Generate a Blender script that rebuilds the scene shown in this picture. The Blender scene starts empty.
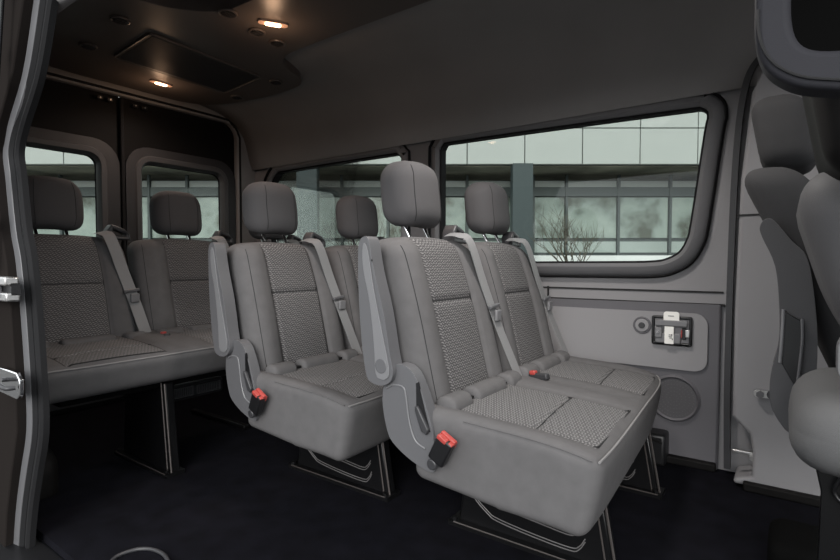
import bpy, bmesh, math, random
from mathutils import Vector, Matrix
random.seed(4)
C = bpy.context.scene.collection
H = 0.77
YAW = math.radians(35.6)

# ------------------------------------------------------------------ materials
def nodes(m):
    m.use_nodes = True
    return m.node_tree.nodes, m.node_tree.links
def pbr(name, col, rough=0.6, metal=0.0, bump=0.0, scale=300.0, var=0.0, vscale=8.0, coat=0.0, spec=0.5, sheen=0.0):
    m = bpy.data.materials.new(name); N, L = nodes(m); b = N['Principled BSDF']
    b.inputs['Base Color'].default_value = (*col, 1); b.inputs['Roughness'].default_value = rough
    b.inputs['Metallic'].default_value = metal; b.inputs['Coat Weight'].default_value = coat
    b.inputs['Specular IOR Level'].default_value = spec
    b.inputs['Sheen Weight'].default_value = sheen
    tc = N.new('ShaderNodeTexCoord')
    if bump:
        n = N.new('ShaderNodeTexNoise'); n.inputs['Scale'].default_value = scale; n.inputs['Detail'].default_value = 3
        bp = N.new('ShaderNodeBump'); bp.inputs['Strength'].default_value = bump; bp.inputs['Distance'].default_value = 0.001
        L.new(tc.outputs['Object'], n.inputs['Vector']); L.new(n.outputs['Fac'], bp.inputs['Height']); L.new(bp.outputs['Normal'], b.inputs['Normal'])
    if var:
        n = N.new('ShaderNodeTexNoise'); n.inputs['Scale'].default_value = vscale; n.inputs['Detail'].default_value = 5
        r = N.new('ShaderNodeValToRGB')
        r.color_ramp.elements[0].position = .3; r.color_ramp.elements[1].position = .7
        r.color_ramp.elements[0].color = (*[c*(1-var) for c in col], 1); r.color_ramp.elements[1].color = (*[c*(1+var) for c in col], 1)
        L.new(tc.outputs['Object'], n.inputs['Vector']); L.new(n.outputs['Fac'], r.inputs['Fac']); L.new(r.outputs['Color'], b.inputs['Base Color'])
    return m

def pattern_mat(name, axis, dark, light):
    """woven fabric: broken wavy light dashes on dark"""
    m = bpy.data.materials.new(name); N, L = nodes(m); b = N['Principled BSDF']
    b.inputs['Roughness'].default_value = .85; b.inputs['Specular IOR Level'].default_value = .25
    tc = N.new('ShaderNodeTexCoord'); sp = N.new('ShaderNodeSeparateXYZ'); L.new(tc.outputs['Object'], sp.inputs[0])
    U = sp.outputs['Y']; V = sp.outputs['Z'] if axis == 'z' else sp.outputs['X']
    def mt(op, a, bb=None, c=None):
        n = N.new('ShaderNodeMath'); n.operation = op
        for i, v in enumerate((a, bb, c)):
            if v is None: continue
            if isinstance(v, (int, float)): n.inputs[i].default_value = v
            else: L.new(v, n.inputs[i])
        return n.outputs[0]
    su = mt('SINE', mt('MULTIPLY', U, 2*math.pi/.015))
    ph = mt('ADD', mt('MULTIPLY', V, 2*math.pi/.0078), mt('MULTIPLY', su, 1.5))
    row = mt('SINE', ph)
    cell = mt('FLOOR', mt('DIVIDE', ph, 2*math.pi))
    br = mt('SINE', mt('ADD', mt('MULTIPLY', U, 2*math.pi/.0115), mt('MULTIPLY', cell, 2.2)))
    no = N.new('ShaderNodeTexNoise'); no.inputs['Scale'].default_value = 260; L.new(tc.outputs['Object'], no.inputs['Vector'])
    t = mt('ADD', mt('ADD', row, mt('MULTIPLY', br, .55)), mt('MULTIPLY', no.outputs['Fac'], 1.0))
    r = N.new('ShaderNodeValToRGB'); r.color_ramp.elements[0].position = .35; r.color_ramp.elements[1].position = .8
    r.color_ramp.elements[0].color = (*dark, 1); r.color_ramp.elements[1].color = (*light, 1)
    L.new(mt('MULTIPLY', t, .6), r.inputs['Fac']); L.new(r.outputs['Color'], b.inputs['Base Color'])
    bp = N.new('ShaderNodeBump'); bp.inputs['Strength'].default_value = .35; bp.inputs['Distance'].default_value = .001
    L.new(t, bp.inputs['Height']); L.new(bp.outputs['Normal'], b.inputs['Normal'])
    return m

def glass_mat(name, tint, gloss=1.0):
    m = bpy.data.materials.new(name); N, L = nodes(m); N.remove(N['Principled BSDF'])
    out = N['Material Output']; tr = N.new('ShaderNodeBsdfTransparent'); tr.inputs[0].default_value = (*tint, 1)
    gl = N.new('ShaderNodeBsdfGlossy'); gl.inputs['Roughness'].default_value = .02
    fr = N.new('ShaderNodeFresnel'); fr.inputs[0].default_value = 1.45
    mu = N.new('ShaderNodeMath'); mu.operation = 'MULTIPLY'; mu.inputs[1].default_value = gloss; L.new(fr.outputs[0], mu.inputs[0])
    mx = N.new('ShaderNodeMixShader'); L.new(mu.outputs[0], mx.inputs[0]); L.new(tr.outputs[0], mx.inputs[1]); L.new(gl.outputs[0], mx.inputs[2])
    L.new(mx.outputs[0], out.inputs[0]); return m

def emit(name, col, s):
    m = bpy.data.materials.new(name); N, L = nodes(m); b = N['Principled BSDF']
    b.inputs['Base Color'].default_value = (*col, 1); b.inputs['Emission Color'].default_value = (*col, 1); b.inputs['Emission Strength'].default_value = s
    return m

M = dict(
 fabric=pbr('plain seat fabric', (.102, .099, .101), .88, bump=.5, scale=900, var=.06, vscale=30, spec=.25),
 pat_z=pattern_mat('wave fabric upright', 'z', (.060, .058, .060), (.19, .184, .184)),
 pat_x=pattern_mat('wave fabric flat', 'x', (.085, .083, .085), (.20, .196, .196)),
 head=pbr('headrest fabric', (.072, .070, .073), .85, bump=.5, scale=900, spec=.25),
 seam=pbr('seam thread', (.20, .195, .195), .8),
 groove=pbr('dark groove', (.012, .012, .013), .8),
 plastic=pbr('grey plastic', (.10, .10, .106), .42, bump=.25, scale=500),
 plastic_l=pbr('light grey plastic', (.165, .165, .172), .38, bump=.15, scale=500),
 plastic_d=pbr('dark plastic', (.035, .035, .038), .45, bump=.2, scale=500),
 black=pbr('black plastic', (.008, .008, .009), .4),
 blackmetal=pbr('black enamel', (.005, .005, .0055), .3, spec=.3),
 body=pbr('glossy black paint', (.018, .0155, .0145), .8, spec=0.0),
 chrome=pbr('chrome', (.85, .85, .86), .12, metal=1),
 steel=pbr('steel', (.55, .54, .53), .35, metal=1),
 edge=pbr('brown-grey steel edge', (.09, .08, .076), .45, metal=.6),  # brown-grey tone for the lines along the foot edges
 red=pbr('buckle red', (.36, .05, .042), .4),
 belt=pbr('belt webbing', (.20, .20, .204), .6, bump=.4, scale=700),
 carpet=pbr('midnight carpet', (.0038, .0038, .0062), 1.0, bump=.8, scale=700, var=.35, vscale=14, spec=.1),
 trim=pbr('wall trim', (.245, .240, .248), .62, bump=.3, scale=350),
 trim_low=pbr('shaded lower wall trim', (.105, .102, .112), .6, bump=.3, scale=350),  # tone lowered to paint in the shade towards the floor
 trim_win=pbr('window surround', (.15, .15, .157), .5, bump=.2, scale=400),
 headliner=pbr('headliner cloth', (.27, .262, .262), .95, bump=.5, scale=500, var=.05, vscale=4, spec=.15),
 console=pbr('roof console', (.095, .081, .075), .38, bump=.15, scale=500),
 grille=pbr('roof grille', (.05, .044, .042), .5),
 door=pbr('rear door trim', (.026, .025, .027), .55, bump=.2, scale=350),
 doorblack=pbr('rear door black', (.004, .0035, .0035), .7, spec=.2),
 rubber=pbr('rubber seal', (.012, .012, .013), .8, spec=.2),
 seal=pbr('grey door seal', (.12, .12, .126), .33),
 glass=glass_mat('tinted glass', (.78, .81, .785), .6),
 lamp=emit('warm lamp', (1.0, .62, .38), 5.0),
 lampoff=pbr('lamp lens', (.55, .38, .30), .3),
 white=pbr('white label', (.85, .84, .80), .5),
 facade=pbr('white cladding', (.40, .42, .405), .6, var=.02, vscale=2),
 teal=pbr('teal column', (.036, .052, .056), .6),
 bframe=pbr('building frame', (.05, .065, .065), .5),
 bdark=pbr('olive soffit', (.20, .19, .15), .8, var=.6, vscale=1.3),
 pane_low=pbr('pale pane', (.32, .37, .35), .3, var=.12, vscale=1.2),
 snow=pbr('snow', (.75, .77, .77), .9, var=.04, vscale=1),
 frame=pbr('shelf frame grey', (.030, .030, .035), .7, bump=.2, scale=500, spec=.12),
 rib=pbr('pale steel rib', (.15, .145, .145), .4, metal=.3),  # paler tone for the pressed lines on the foot
 door_rim=pbr('rear window rim', (.06, .058, .06), .5),
 spk=pbr('speaker mesh', (.075, .073, .079), .7),
 void=pbr('matt black', (.003, .003, .003), .9, spec=.05),
 shell=pbr('seat shell grey', (.070, .069, .073), .7, bump=.3, scale=500),
 asphalt=pbr('asphalt', (.06, .058, .056), .9, var=.2, vscale=2),
 bark=pbr('bark', (.10, .09, .07), .9),
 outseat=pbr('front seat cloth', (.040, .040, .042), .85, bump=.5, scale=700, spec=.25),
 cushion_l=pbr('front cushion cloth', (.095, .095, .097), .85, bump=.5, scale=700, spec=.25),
)
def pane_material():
    m = bpy.data.materials.new('painted reflection pane'); N, L = nodes(m); b = N['Principled BSDF']
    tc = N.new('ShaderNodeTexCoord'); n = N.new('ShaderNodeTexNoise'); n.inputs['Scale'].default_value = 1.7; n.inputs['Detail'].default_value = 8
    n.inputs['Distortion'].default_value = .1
    r = N.new('ShaderNodeValToRGB'); e = r.color_ramp.elements  # mottled ramp paints the reflections into the pane colour
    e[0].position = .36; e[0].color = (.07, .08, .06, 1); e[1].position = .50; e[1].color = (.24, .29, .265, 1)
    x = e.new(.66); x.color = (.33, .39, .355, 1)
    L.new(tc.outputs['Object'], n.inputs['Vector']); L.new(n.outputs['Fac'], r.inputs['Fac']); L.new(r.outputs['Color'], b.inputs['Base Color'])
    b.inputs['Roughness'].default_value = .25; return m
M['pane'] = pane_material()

# ------------------------------------------------------------------ mesh helpers
def link(name, me, mats, parent=None, smooth=True):
    if not isinstance(mats, (list, tuple)): mats = [mats]
    for m in mats: me.materials.append(m)
    o = bpy.data.objects.new(name, me); C.objects.link(o)
    if parent: o.parent = parent
    if smooth:
        for p in me.polygons: p.use_smooth = True
    return o
def from_bm(name, bm, mats, parent=None, smooth=False, auto=None):
    bmesh.ops.recalc_face_normals(bm, faces=bm.faces)
    me = bpy.data.meshes.new(name); bm.to_mesh(me); bm.free()
    o = link(name, me, mats, parent, smooth)
    if auto:
        me.set_sharp_from_angle(angle=math.radians(auto))
    return o
def bevel(o, w, seg=3, ang=30):
    b = o.modifiers.new('bevel', 'BEVEL'); b.width = w; b.segments = seg; b.limit_method = 'ANGLE'; b.angle_limit = math.radians(ang)
    for p in o.data.polygons: p.use_smooth = True
    o.data.set_sharp_from_angle(angle=math.radians(35))
    return o
def empty(name, loc, label, cat, group=None, rz=0):
    o = bpy.data.objects.new(name, None); C.objects.link(o); o.location = loc; o.rotation_euler = (0, 0, rz); o.empty_display_size = .1
    tag(o, label, cat, group); return o
def tag(o, label=None, cat=None, group=None, kind=None):
    if label: o['label'] = label
    if cat: o['category'] = cat
    if group: o['group'] = group
    if kind: o['kind'] = kind
    return o
def add_box(bm, c, s, rot=None):
    r = bmesh.ops.create_cube(bm, size=1.0)
    Mx = Matrix.Translation(Vector(c)) @ (rot.to_4x4() if rot else Matrix.Identity(4)) @ Matrix.Diagonal((*s, 1))
    bmesh.ops.transform(bm, matrix=Mx, verts=r['verts']); return r['verts']
def box(name, c, s, mat, parent=None, bev=0.0, rot=None, seg=3):
    bm = bmesh.new(); add_box(bm, c, s, rot); o = from_bm(name, bm, mat, parent)
    if bev: bevel(o, bev, seg)
    return o
def add_cyl(bm, a, b, r, r2=None, n=20):
    a = Vector(a); b = Vector(b); d = b-a
    q = d.to_track_quat('Z', 'Y').to_matrix().to_4x4()
    v = bmesh.ops.create_cone(bm, cap_ends=True, segments=n, radius1=r, radius2=r if r2 is None else r2, depth=d.length)['verts']
    bmesh.ops.transform(bm, matrix=Matrix.Translation((a+b)/2) @ q, verts=v)
def cyl(name, a, b, r, mat, parent=None, r2=None, n=24, bev=0.0):
    bm = bmesh.new(); add_cyl(bm, a, b, r, r2, n); o = from_bm(name, bm, mat, parent, True, 40)
    if bev: bevel(o, bev, 2, 50)
    return o
def softgrid(half, r, seg):
    """rounded box verts/faces on a welded cube grid; returns bm with uvw normalised kept in dict"""
    hx, hy, hz = half
    if not isinstance(r, (tuple, list)): r = (r, r, r)
    def ticks(h, rr, n):
        inner = max(h-rr, 1e-4); a = []
        k = 5
        for i in range(k): a.append(-h + (inner*0+rr)*(1-math.cos(math.pi/2*i/k)))
        for i in range(n+1): a.append(-inner + 2*inner*i/n)
        return a + [-q for q in a[:k][::-1]]
    T = [ticks(half[i], r[i], seg[i]) for i in range(3)]
    bm = bmesh.new(); cache = {}
    def pt(i, j, k):
        key = (i, j, k)
        if key in cache: return cache[key]
        q = Vector((T[0][i], T[1][j], T[2][k]))
        c = Vector([max(-(half[a]-r[a]), min(half[a]-r[a], q[a])) for a in range(3)])
        d = Vector([(q[a]-c[a])/r[a] for a in range(3)])
        if d.length > 0: d.normalize()
        p = Vector([c[a]+d[a]*r[a] for a in range(3)])
        v = bm.verts.new(p); cache[key] = v; return v
    n = [len(t) for t in T]
    for ax in range(3):
        u, w = (ax+1) % 3, (ax+2) % 3
        for side in (0, n[ax]-1):
            for i in range(n[u]-1):
                for j in range(n[w]-1):
                    idx = []
                    for (a, b) in ((i, j), (i+1, j), (i+1, j+1), (i, j+1)):
                        k = [0, 0, 0]; k[ax] = side; k[u] = a; k[w] = b; idx.append(pt(*k))
                    try: bm.faces.new(idx)
                    except ValueError: pass
    return bm
def soft(name, half, r, seg, mats, parent=None, deform=None, matf=None, loc=(0, 0, 0)):
    bm = softgrid(half, r, seg)
    bmesh.ops.recalc_face_normals(bm, faces=bm.faces)
    if matf:
        for f in bm.faces:
            c = f.calc_center_median(); f.material_index = matf(c, f.normal)
    for v in bm.verts:
        p = v.co.copy()
        if deform: p = deform(p)
        v.co = p + Vector(loc)
    me = bpy.data.meshes.new(name); bm.to_mesh(me); bm.free()
    return link(name, me, mats, parent, True)
def rbpt(q, half, r):
    c = Vector([max(-(half[a]-r[a]), min(half[a]-r[a], q[a])) for a in range(3)]); d = Vector([(q[a]-c[a])/r[a] for a in range(3)])
    if d.length > 0: d.normalize()
    return Vector([c[a]+d[a]*r[a] for a in range(3)])
def smooth_path(pts, n=8, closed=False):
    pts = [Vector(p) for p in pts]; out = []; N = len(pts)
    rng = range(N) if closed else range(N-1)
    for i in rng:
        if closed: p0, p1, p2, p3 = pts[i-1], pts[i], pts[(i+1) % N], pts[(i+2) % N]
        else: p0, p1, p2, p3 = pts[max(i-1, 0)], pts[i], pts[i+1], pts[min(i+2, N-1)]
        for k in range(n):
            t = k/n
            out.append(.5*((2*p1)+(-p0+p2)*t+(2*p0-5*p1+4*p2-p3)*t*t+(-p0+3*p1-3*p2+p3)*t**3))
    if not closed: out.append(pts[-1])
    return out
def sweep(name, pts, prof, mat, parent=None, closed=False, normal=(0, 1, 0), smooth=True, auto=40):
    """sweep profile (a along side, b along normal) on path lying roughly in plane with given normal"""
    nrm = Vector(normal).normalized(); pts = [Vector(p) for p in pts]; N = len(pts); bm = bmesh.new(); rings = []
    for i, p in enumerate(pts):
        if closed: t = pts[(i+1) % N]-pts[i-1]
        else: t = pts[min(i+1, N-1)]-pts[max(i-1, 0)]
        t.normalize(); s = nrm.cross(t).normalized()
        rings.append([bm.verts.new(p+s*a+nrm*b) for a, b in prof])
    K = len(prof)
    for i in range(N if closed else N-1):
        A, B = rings[i], rings[(i+1) % N]
        for k in range(K): bm.faces.new((A[k], A[(k+1) % K], B[(k+1) % K], B[k]))
    if not closed:
        bm.faces.new(rings[0]); bm.faces.new(rings[-1][::-1])
    return from_bm(name, bm, mat, parent, smooth, auto)
def circ(r, n=10): return [(r*math.cos(2*math.pi*k/n), r*math.sin(2*math.pi*k/n)) for k in range(n)]
def rectp(w, h): return [(-w/2, -h/2), (w/2, -h/2), (w/2, h/2), (-w/2, h/2)]
def tube(name, pts, r, mat, parent=None, n=8, sm=6, closed=False):
    P = smooth_path(pts, sm, closed) if sm else [Vector(p) for p in pts]
    bm = bmesh.new(); rings = []; N = len(P); ref = Vector((.31, .17, .93))
    for i, p in enumerate(P):
        t = (P[(i+1) % N]-P[i-1]) if closed else (P[min(i+1, N-1)]-P[max(i-1, 0)]); t.normalize()
        if abs(t.dot(ref)) > .97: rr = Vector((1, 0, 0))
        else: rr = ref
        a = t.cross(rr).normalized(); b = t.cross(a)
        rings.append([bm.verts.new(p+a*x+b*y) for x, y in circ(r, n)])
    for i in range(N if closed else N-1):
        A, B = rings[i], rings[(i+1) % N]
        for k in range(n): bm.faces.new((A[k], A[(k+1) % n], B[(k+1) % n], B[k]))
    if not closed: bm.faces.new(rings[0]); bm.faces.new(rings[-1][::-1])
    return from_bm(name, bm, mat, parent, True, 50)
def rrect(x0, x1, y0, y1, r, n=6):
    if not isinstance(r, (tuple, list)): r = (r,)*4      # corners: bl, br, tr, tl
    cs = [(x0+r[0], y0+r[0], 180, r[0]), (x1-r[1], y0+r[1], 270, r[1]), (x1-r[2], y1-r[2], 0, r[2]), (x0+r[3], y1-r[3], 90, r[3])]
    out = []
    for cx, cy, a, rr in cs:
        for k in range(n+1):
            t = math.radians(a+90*k/n); out.append((cx+rr*math.cos(t), cy+rr*math.sin(t)))
    return out
def plate(name, outer, holes, mapf, depth, mat, parent=None, bev=0.0, seg=2):
    """extruded 2-D outline with holes; mapf(u,v,d)->xyz"""
    bm = bmesh.new(); es = []
    for loop in [outer]+list(holes):
        vs = [bm.verts.new((u, v, 0)) for u, v in loop]
        es += [bm.edges.new((vs[i], vs[(i+1) % len(vs)])) for i in range(len(vs))]
    bmesh.ops.triangle_fill(bm, use_beauty=True, use_dissolve=False, edges=es)
    g = bmesh.ops.extrude_face_region(bm, geom=list(bm.faces))
    nv = {v for v in g['geom'] if isinstance(v, bmesh.types.BMVert)}
    for v in bm.verts:
        d = depth if v in nv else 0.0
        v.co = Vector(mapf(v.co.x, v.co.y, d))
    o = from_bm(name, bm, mat, parent)
    if bev: bevel(o, bev, seg, 40)
    return o
XZ = lambda y0: (lambda u, v, d: (u, y0+d, v))
YZ = lambda x0: (lambda u, v, d: (x0+d, u, v))
XY = lambda z0: (lambda u, v, d: (u, v, z0+d))
def structure(o): return tag(o, kind='structure')

# ------------------------------------------------------------------ vehicle shell
WL = 2.17
win1 = [(-1.43, .83), (-1.425, .80), (-1.40, .775), (-1.36, .765), (-.60, .765), (-.42, .768), (-.365, .78), (-.325, .805), (-.30, .85), (-.285, .92),
        (-.245, 1.25), (-.236, 1.30), (-.240, 1.33), (-.262, 1.348), (-.30, 1.352), (-.74, 1.362), (-1.37, 1.372), (-1.405, 1.368), (-1.425, 1.345), (-1.43, 1.30)]
win2 = [(-2.76, .86), (-2.755, .80), (-2.73, .775), (-2.69, .765), (-1.75, .765), (-1.70, .77), (-1.68, .79), (-1.672, .84), (-1.668, 1.30), (-1.675, 1.335),
        (-1.70, 1.355), (-1.75, 1.36), (-2.64, 1.36), (-2.70, 1.345), (-2.74, 1.31), (-2.755, 1.25)]
def off(loop, d):
    n = len(loop); out = []
    for i in range(n):
        a = Vector(loop[i-1]); b = Vector(loop[(i+1) % n]); t = (b-a).normalized(); nn = Vector((t.y, -t.x))
        out.append((loop[i][0]+nn.x*d, loop[i][1]+nn.y*d))
    return out
# ccw loops: outward offset = right-hand normal
wall = structure(plate('wall_left', [(-2.97, -.02), (.95, -.02), (.95, 1.46), (-2.97, 1.46)], [off(win1, .052), off(win2, .052)], XZ(WL), .03, M['trim']))
# lower plastic panel, proud of the wall
lowp = structure(plate('trim_1', [(-2.95, 0), (-.185, 0), (-.185, .615), (-2.95, .60)], [], XZ(WL-.022), .02, M['trim_low'], bev=.008))
pan = structure(plate('trim_2', rrect(-2.6, -.225, .36, .578, (.03, .045, .045, .03)), [], XZ(WL-.032), .012, M['trim'], bev=.007, seg=3))
structure(box('trim_3', (-1.56, WL-.008, .612), (2.77, .02, .008), M['groove']))
structure(plate('trim_4', [(-2.9, .655), (-.18, .655), (-.18, .662), (-2.9, .662)], [], XZ(WL-.004), .003, M['groove']))
structure(box('trim_5', (-.85, WL-.006, .64), (.006, .008, .05), M['groove']))

def window(name, loop, ext=.052):
    outer = smooth_path([(x, WL, z) for x, z in off(loop, ext*.55)], 3, True)
    inner = smooth_path([(x, WL+.03, z) for x, z in loop], 3, True)
    root = structure(sweep(name, [Vector((p.x, WL+.012, p.z)) for p in outer], [(-.030, -.022), (-.016, -.034), (.012, -.026), (.030, .0), (.030, .03), (-.030, .03)], M['trim_win'], closed=True))
    sweep('window_gasket', inner, [(-.010, -.03), (.006, -.034), (.012, -.02), (.012, .012), (-.010, .012)], M['rubber'], root, closed=True)
    g = sweep('window_groove', [Vector((p.x, WL-.009, p.z)) for p in smooth_path([(x, WL, z) for x, z in off(loop, ext+.003)], 3, True)],
              [(-.005, 0), (0, -.015), (.005, 0), (0, .01)], M['rubber'], root, closed=True)
    plate('glass', off(loop, .004), [], XZ(WL+.035), .004, M['glass'], root)
    return root
window('window_1', win1); window('window_2', win2)
# small hinged latch marks on glass frame edge
# dark pillar between the two windows, upper part
structure(plate('trim_6', [(-1.64, .75), (-1.485, .75), (-1.485, 1.42), (-1.64, 1.42)], [], XZ(WL-.006), .004, M['trim_win']))

# ceiling: curved shell with a lower rolled edge on both sides
prof = [(2.175, 1.40), (2.165, 1.42), (2.150, 1.46), (2.135, 1.52), (2.105, 1.60), (2.05, 1.67), (1.96, 1.722), (1.84, 1.752), (1.68, 1.768), (1.335, 1.775)]
left = smooth_path([(0, y, z) for y, z in prof], 4)
half2 = [Vector((0, 2.67-p.y, p.z)) for p in left[::-1]][1:]
pr = [(p.y, p.z) for p in left+half2]
def ceiling():
    bm = bmesh.new(); xs = [-2.97, -2.80, -2.5, -2.0, -1.5, -1.0, -.5, -.1, .3, .95, 1.3]
    rows = []
    for x in xs:
        k = 1.0; dz = 0
        rows.append([bm.verts.new((x, y, z)) for y, z in pr])
    for i in range(len(xs)-1):
        for j in range(len(pr)-1): bm.faces.new((rows[i][j], rows[i][j+1], rows[i+1][j+1], rows[i+1][j]))
    o = from_bm('ceiling', bm, M['headliner'], None, True)
    s = o.modifiers.new('solid', 'SOLIDIFY'); s.thickness = .03; s.offset = -1
    # pick outward direction so that thickness goes up
    return structure(o)
ceiling()
def seam(n, x, slant):
    pts = [(x+slant*((z-1.42)/.35), y-.002 if z < 1.7 else y, z-.0025 if z > 1.6 else z) for y, z in pr if y > 1.52]
    structure(tube('trim_%d' % n, pts, .0028, M['groove'], n=6, sm=0))
seam(7, -1.62, -.02); seam(8, -2.14, 0); seam(9, -2.5, 0)

# rear wall frame and the two rear doors
XR = -2.95
structure(plate('wall_back', [(.47, -.02), (2.2, -.02), (2.2, 1.62), (2.0, 1.80), (.67, 1.80), (.47, 1.62)],
          [rrect(.635, 2.035, -.012, 1.668, (.02, .02, .09, .09))], YZ(XR-.019), .045, M['headliner'], bev=.01))
def rear_door(n, y0, y1, wy0, wy1, corner, lab):
    d = structure(plate('door_%d' % n, rrect(y0, y1, -.01, 1.68, (.01, .01, corner[0], corner[1])), [rrect(wy0-.02, wy1+.02, .80, 1.362, .08)], YZ(XR-.052), .03, M['doorblack'], bev=.004))
    r = (.05, .05, .085, .085)
    plate('inner_trim', rrect(y0+.015, y1-.015, .03, 1.42, (.02, .02, .13, .13)), [rrect(wy0-.012, wy1+.012, .815, 1.350, .07)], YZ(XR-.018), .022, M['door'], d, bev=.010)
    fr = smooth_path([(XR+.0, y, z) for y, z in rrect(wy0-.012, wy1+.012, .815, 1.350, .07)], 1, True)
    sweep('window_surround', fr, [(-.028, .000), (-.018, .012), (.006, .010), (.02, -.012), (.02, -.03), (-.01, -.03)], M['door_rim'], d, closed=True, normal=(1, 0, 0))
    fr2 = smooth_path([(XR-.03, y, z) for y, z in rrect(wy0+.004, wy1-.004, .83, 1.334, .06)], 1, True)
    sweep('window_gasket', fr2, circ(.008, 8), M['rubber'], d, closed=True, normal=(1, 0, 0))
    plate('glass', rrect(wy0-.01, wy1+.01, .82, 1.343, .06), [], YZ(XR-.04), .004, M['glass'], d)
    return d
d1 = rear_door(1, .625, 1.3295, .74, 1.215, (.02, .09), '')
d2 = rear_door(2, 1.3305, 2.045, 1.430, 1.940, (.09, .02), '')
for k, y in enumerate((1.22, 1.27, 1.40, 1.45)):
    box('latch_plate', (XR+.008, y, 1.635), (.012, .03, .018), M['black'], d1 if k < 2 else d2, .003)
    cyl('bolt', (XR+.012, y, 1.635), (XR+.019, y, 1.635), .004, M['steel'], d1 if k < 2 else d2, n=12)
sweep('center_seal', [(XR+.004, 1.33, .05), (XR+.004, 1.33, 1.66)], circ(.010, 8), M['rubber'], d2, normal=(1, 0, 0))
# rubber run along top of the doors
sweep('top_seal', smooth_path([(XR+.022, y, z) for y, z in [(.64, 1.50), (.645, 1.60), (.70, 1.672), (.8, 1.685), (1.33, 1.686), (1.9, 1.685), (1.99, 1.668), (2.045, 1.60), (2.052, 1.45), (2.052, .5)]], 4),
      circ(.009, 8), M['rubber'], d2, normal=(1, 0, 0))

# right-hand side wall behind the door opening, wall above the opening
structure(plate('wall_right', [(-2.97, -.02), (-1.84, -.02), (-1.76, .30), (-1.72, .50), (-1.78, .85), (-1.84, 1.08), (-1.70, 1.25), (-1.60, 1.42), (-1.45, 1.60), (1.3, 1.60), (1.3, 1.66), (-2.97, 1.66)],
          [], XZ(.488), .02, M['doorblack']))
structure(box('floor', (-.83, 1.36, -.02), (4.3, 1.66, .04), M['carpet']))
bm = bmesh.new()
# wheel arch boxed under the rear bench
wa = soft('wheel_arch', (.36, .07, .11), (.12, .05, .08), (4, 2, 3), M['doorblack'], loc=(0, 0, 0)); wa.location = (-2.30, .61, .045)
tag(wa, 'black rounded wheel arch cover rising from the floor beside the rear bench', 'wheel arch')

# pillar panel behind the driver seat (proud of the side wall)
pil = structure(plate('trim_10', [(-.13, .01), (.95, .01), (.95, 1.50), (.03, 1.50), (-.06, 1.43), (-.10, 1.33), (-.125, 1.05), (-.135, .6), (-.135, .24), (-.085, .19), (-.075, .13), (-.075, .045), (-.125, .03)],
         [], XZ(2.03), .13, M['trim'], bev=.014, seg=4))
structure(plate('trim_11', [(-.135, .925), (.93, .925), (.93, .931), (-.135, .931)], [], XZ(2.0275), .004, M['groove']))
gp = structure(sweep('trim_12', smooth_path([(-.155, 2.14, .02), (-.16, 2.14, .3), (-.158, 2.14, .7), (-.15, 2.14, 1.1), (-.13, 2.13, 1.35), (-.09, 2.12, 1.46), (.0, 2.11, 1.50)], 5),
      [(-.010, -.01), (.010, -.01), (.010, .03), (-.010, .03)], M['plastic_d']))
structure(box('baseboard_1', (-1.57, 2.135, .014), (2.76, .03, .03), M['doorblack'], bev=.006))
structure(box('baseboard_2', (.42, 2.02, .014), (1.04, .03, .03), M['doorblack'], bev=.006))
ah = empty('anchor_bolt', (-.10, 2.06, .115), 'small steel belt anchor bolt in the dark recess at the foot of the pillar panel', 'bolt')
b_ = box('anchor_strip', (0, 0, 0), (.07, .012, .012), M['steel'], ah, .003)
cyl('bolt_head', (.025, -.004, -.01), (.025, -.02, -.01), .010, M['steel'], ah, n=6)

# ------------------------------------------------------------------ things on the side wall
def speaker():
    t = empty('speaker', (-.335, WL-.023, .248), 'round grey speaker low on the side wall panel, half behind the front bench', 'speaker')
    ring = smooth_path([(.083*math.cos(a), 0, .083*math.sin(a)) for a in [k*math.pi/12 for k in range(24)]], 2, True)
    sweep('rim', ring, [(-.007, -.004), (0, -.012), (.007, -.004), (.007, .004), (-.007, .004)], M['trim_low'], t, closed=True)
    bm = bmesh.new()
    add_cyl(bm, (0, .002, 0), (0, -.005, 0), .078, n=48)
    o = from_bm('mesh_grille', bm, M['spk'], t, True, 40)
    bm = bmesh.new()
    for k in range(1, 6):
        r = .068*k/5
        for i in range(8*k):
            a = 2*math.pi*i/(8*k); add_cyl(bm, (r*math.cos(a), -.0045, r*math.sin(a)), (r*math.cos(a), -.0058, r*math.sin(a)), .0020, n=6)
    tag(from_bm('perforations', bm, M['plastic'], t), kind='stuff')
speaker()
def socket():
    t = empty('power_socket', (-.452, WL-.033, .522), 'small round grey power socket cover beside the hammer holder', 'socket')
    ring = [(.030*math.cos(k*math.pi/16), 0, .030*math.sin(k*math.pi/16)) for k in range(32)]
    sweep('rim', ring, circ(.004, 8), M['trim_low'], t, closed=True)
    cyl('cap', (0, .002, 0), (0, -.007, 0), .026, M['trim'], t, n=32, bev=.003)
    cyl('plug', (0, -.006, 0), (0, -.011, 0), .012, M['plastic_d'], t, n=24, bev=.002)
socket()
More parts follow.
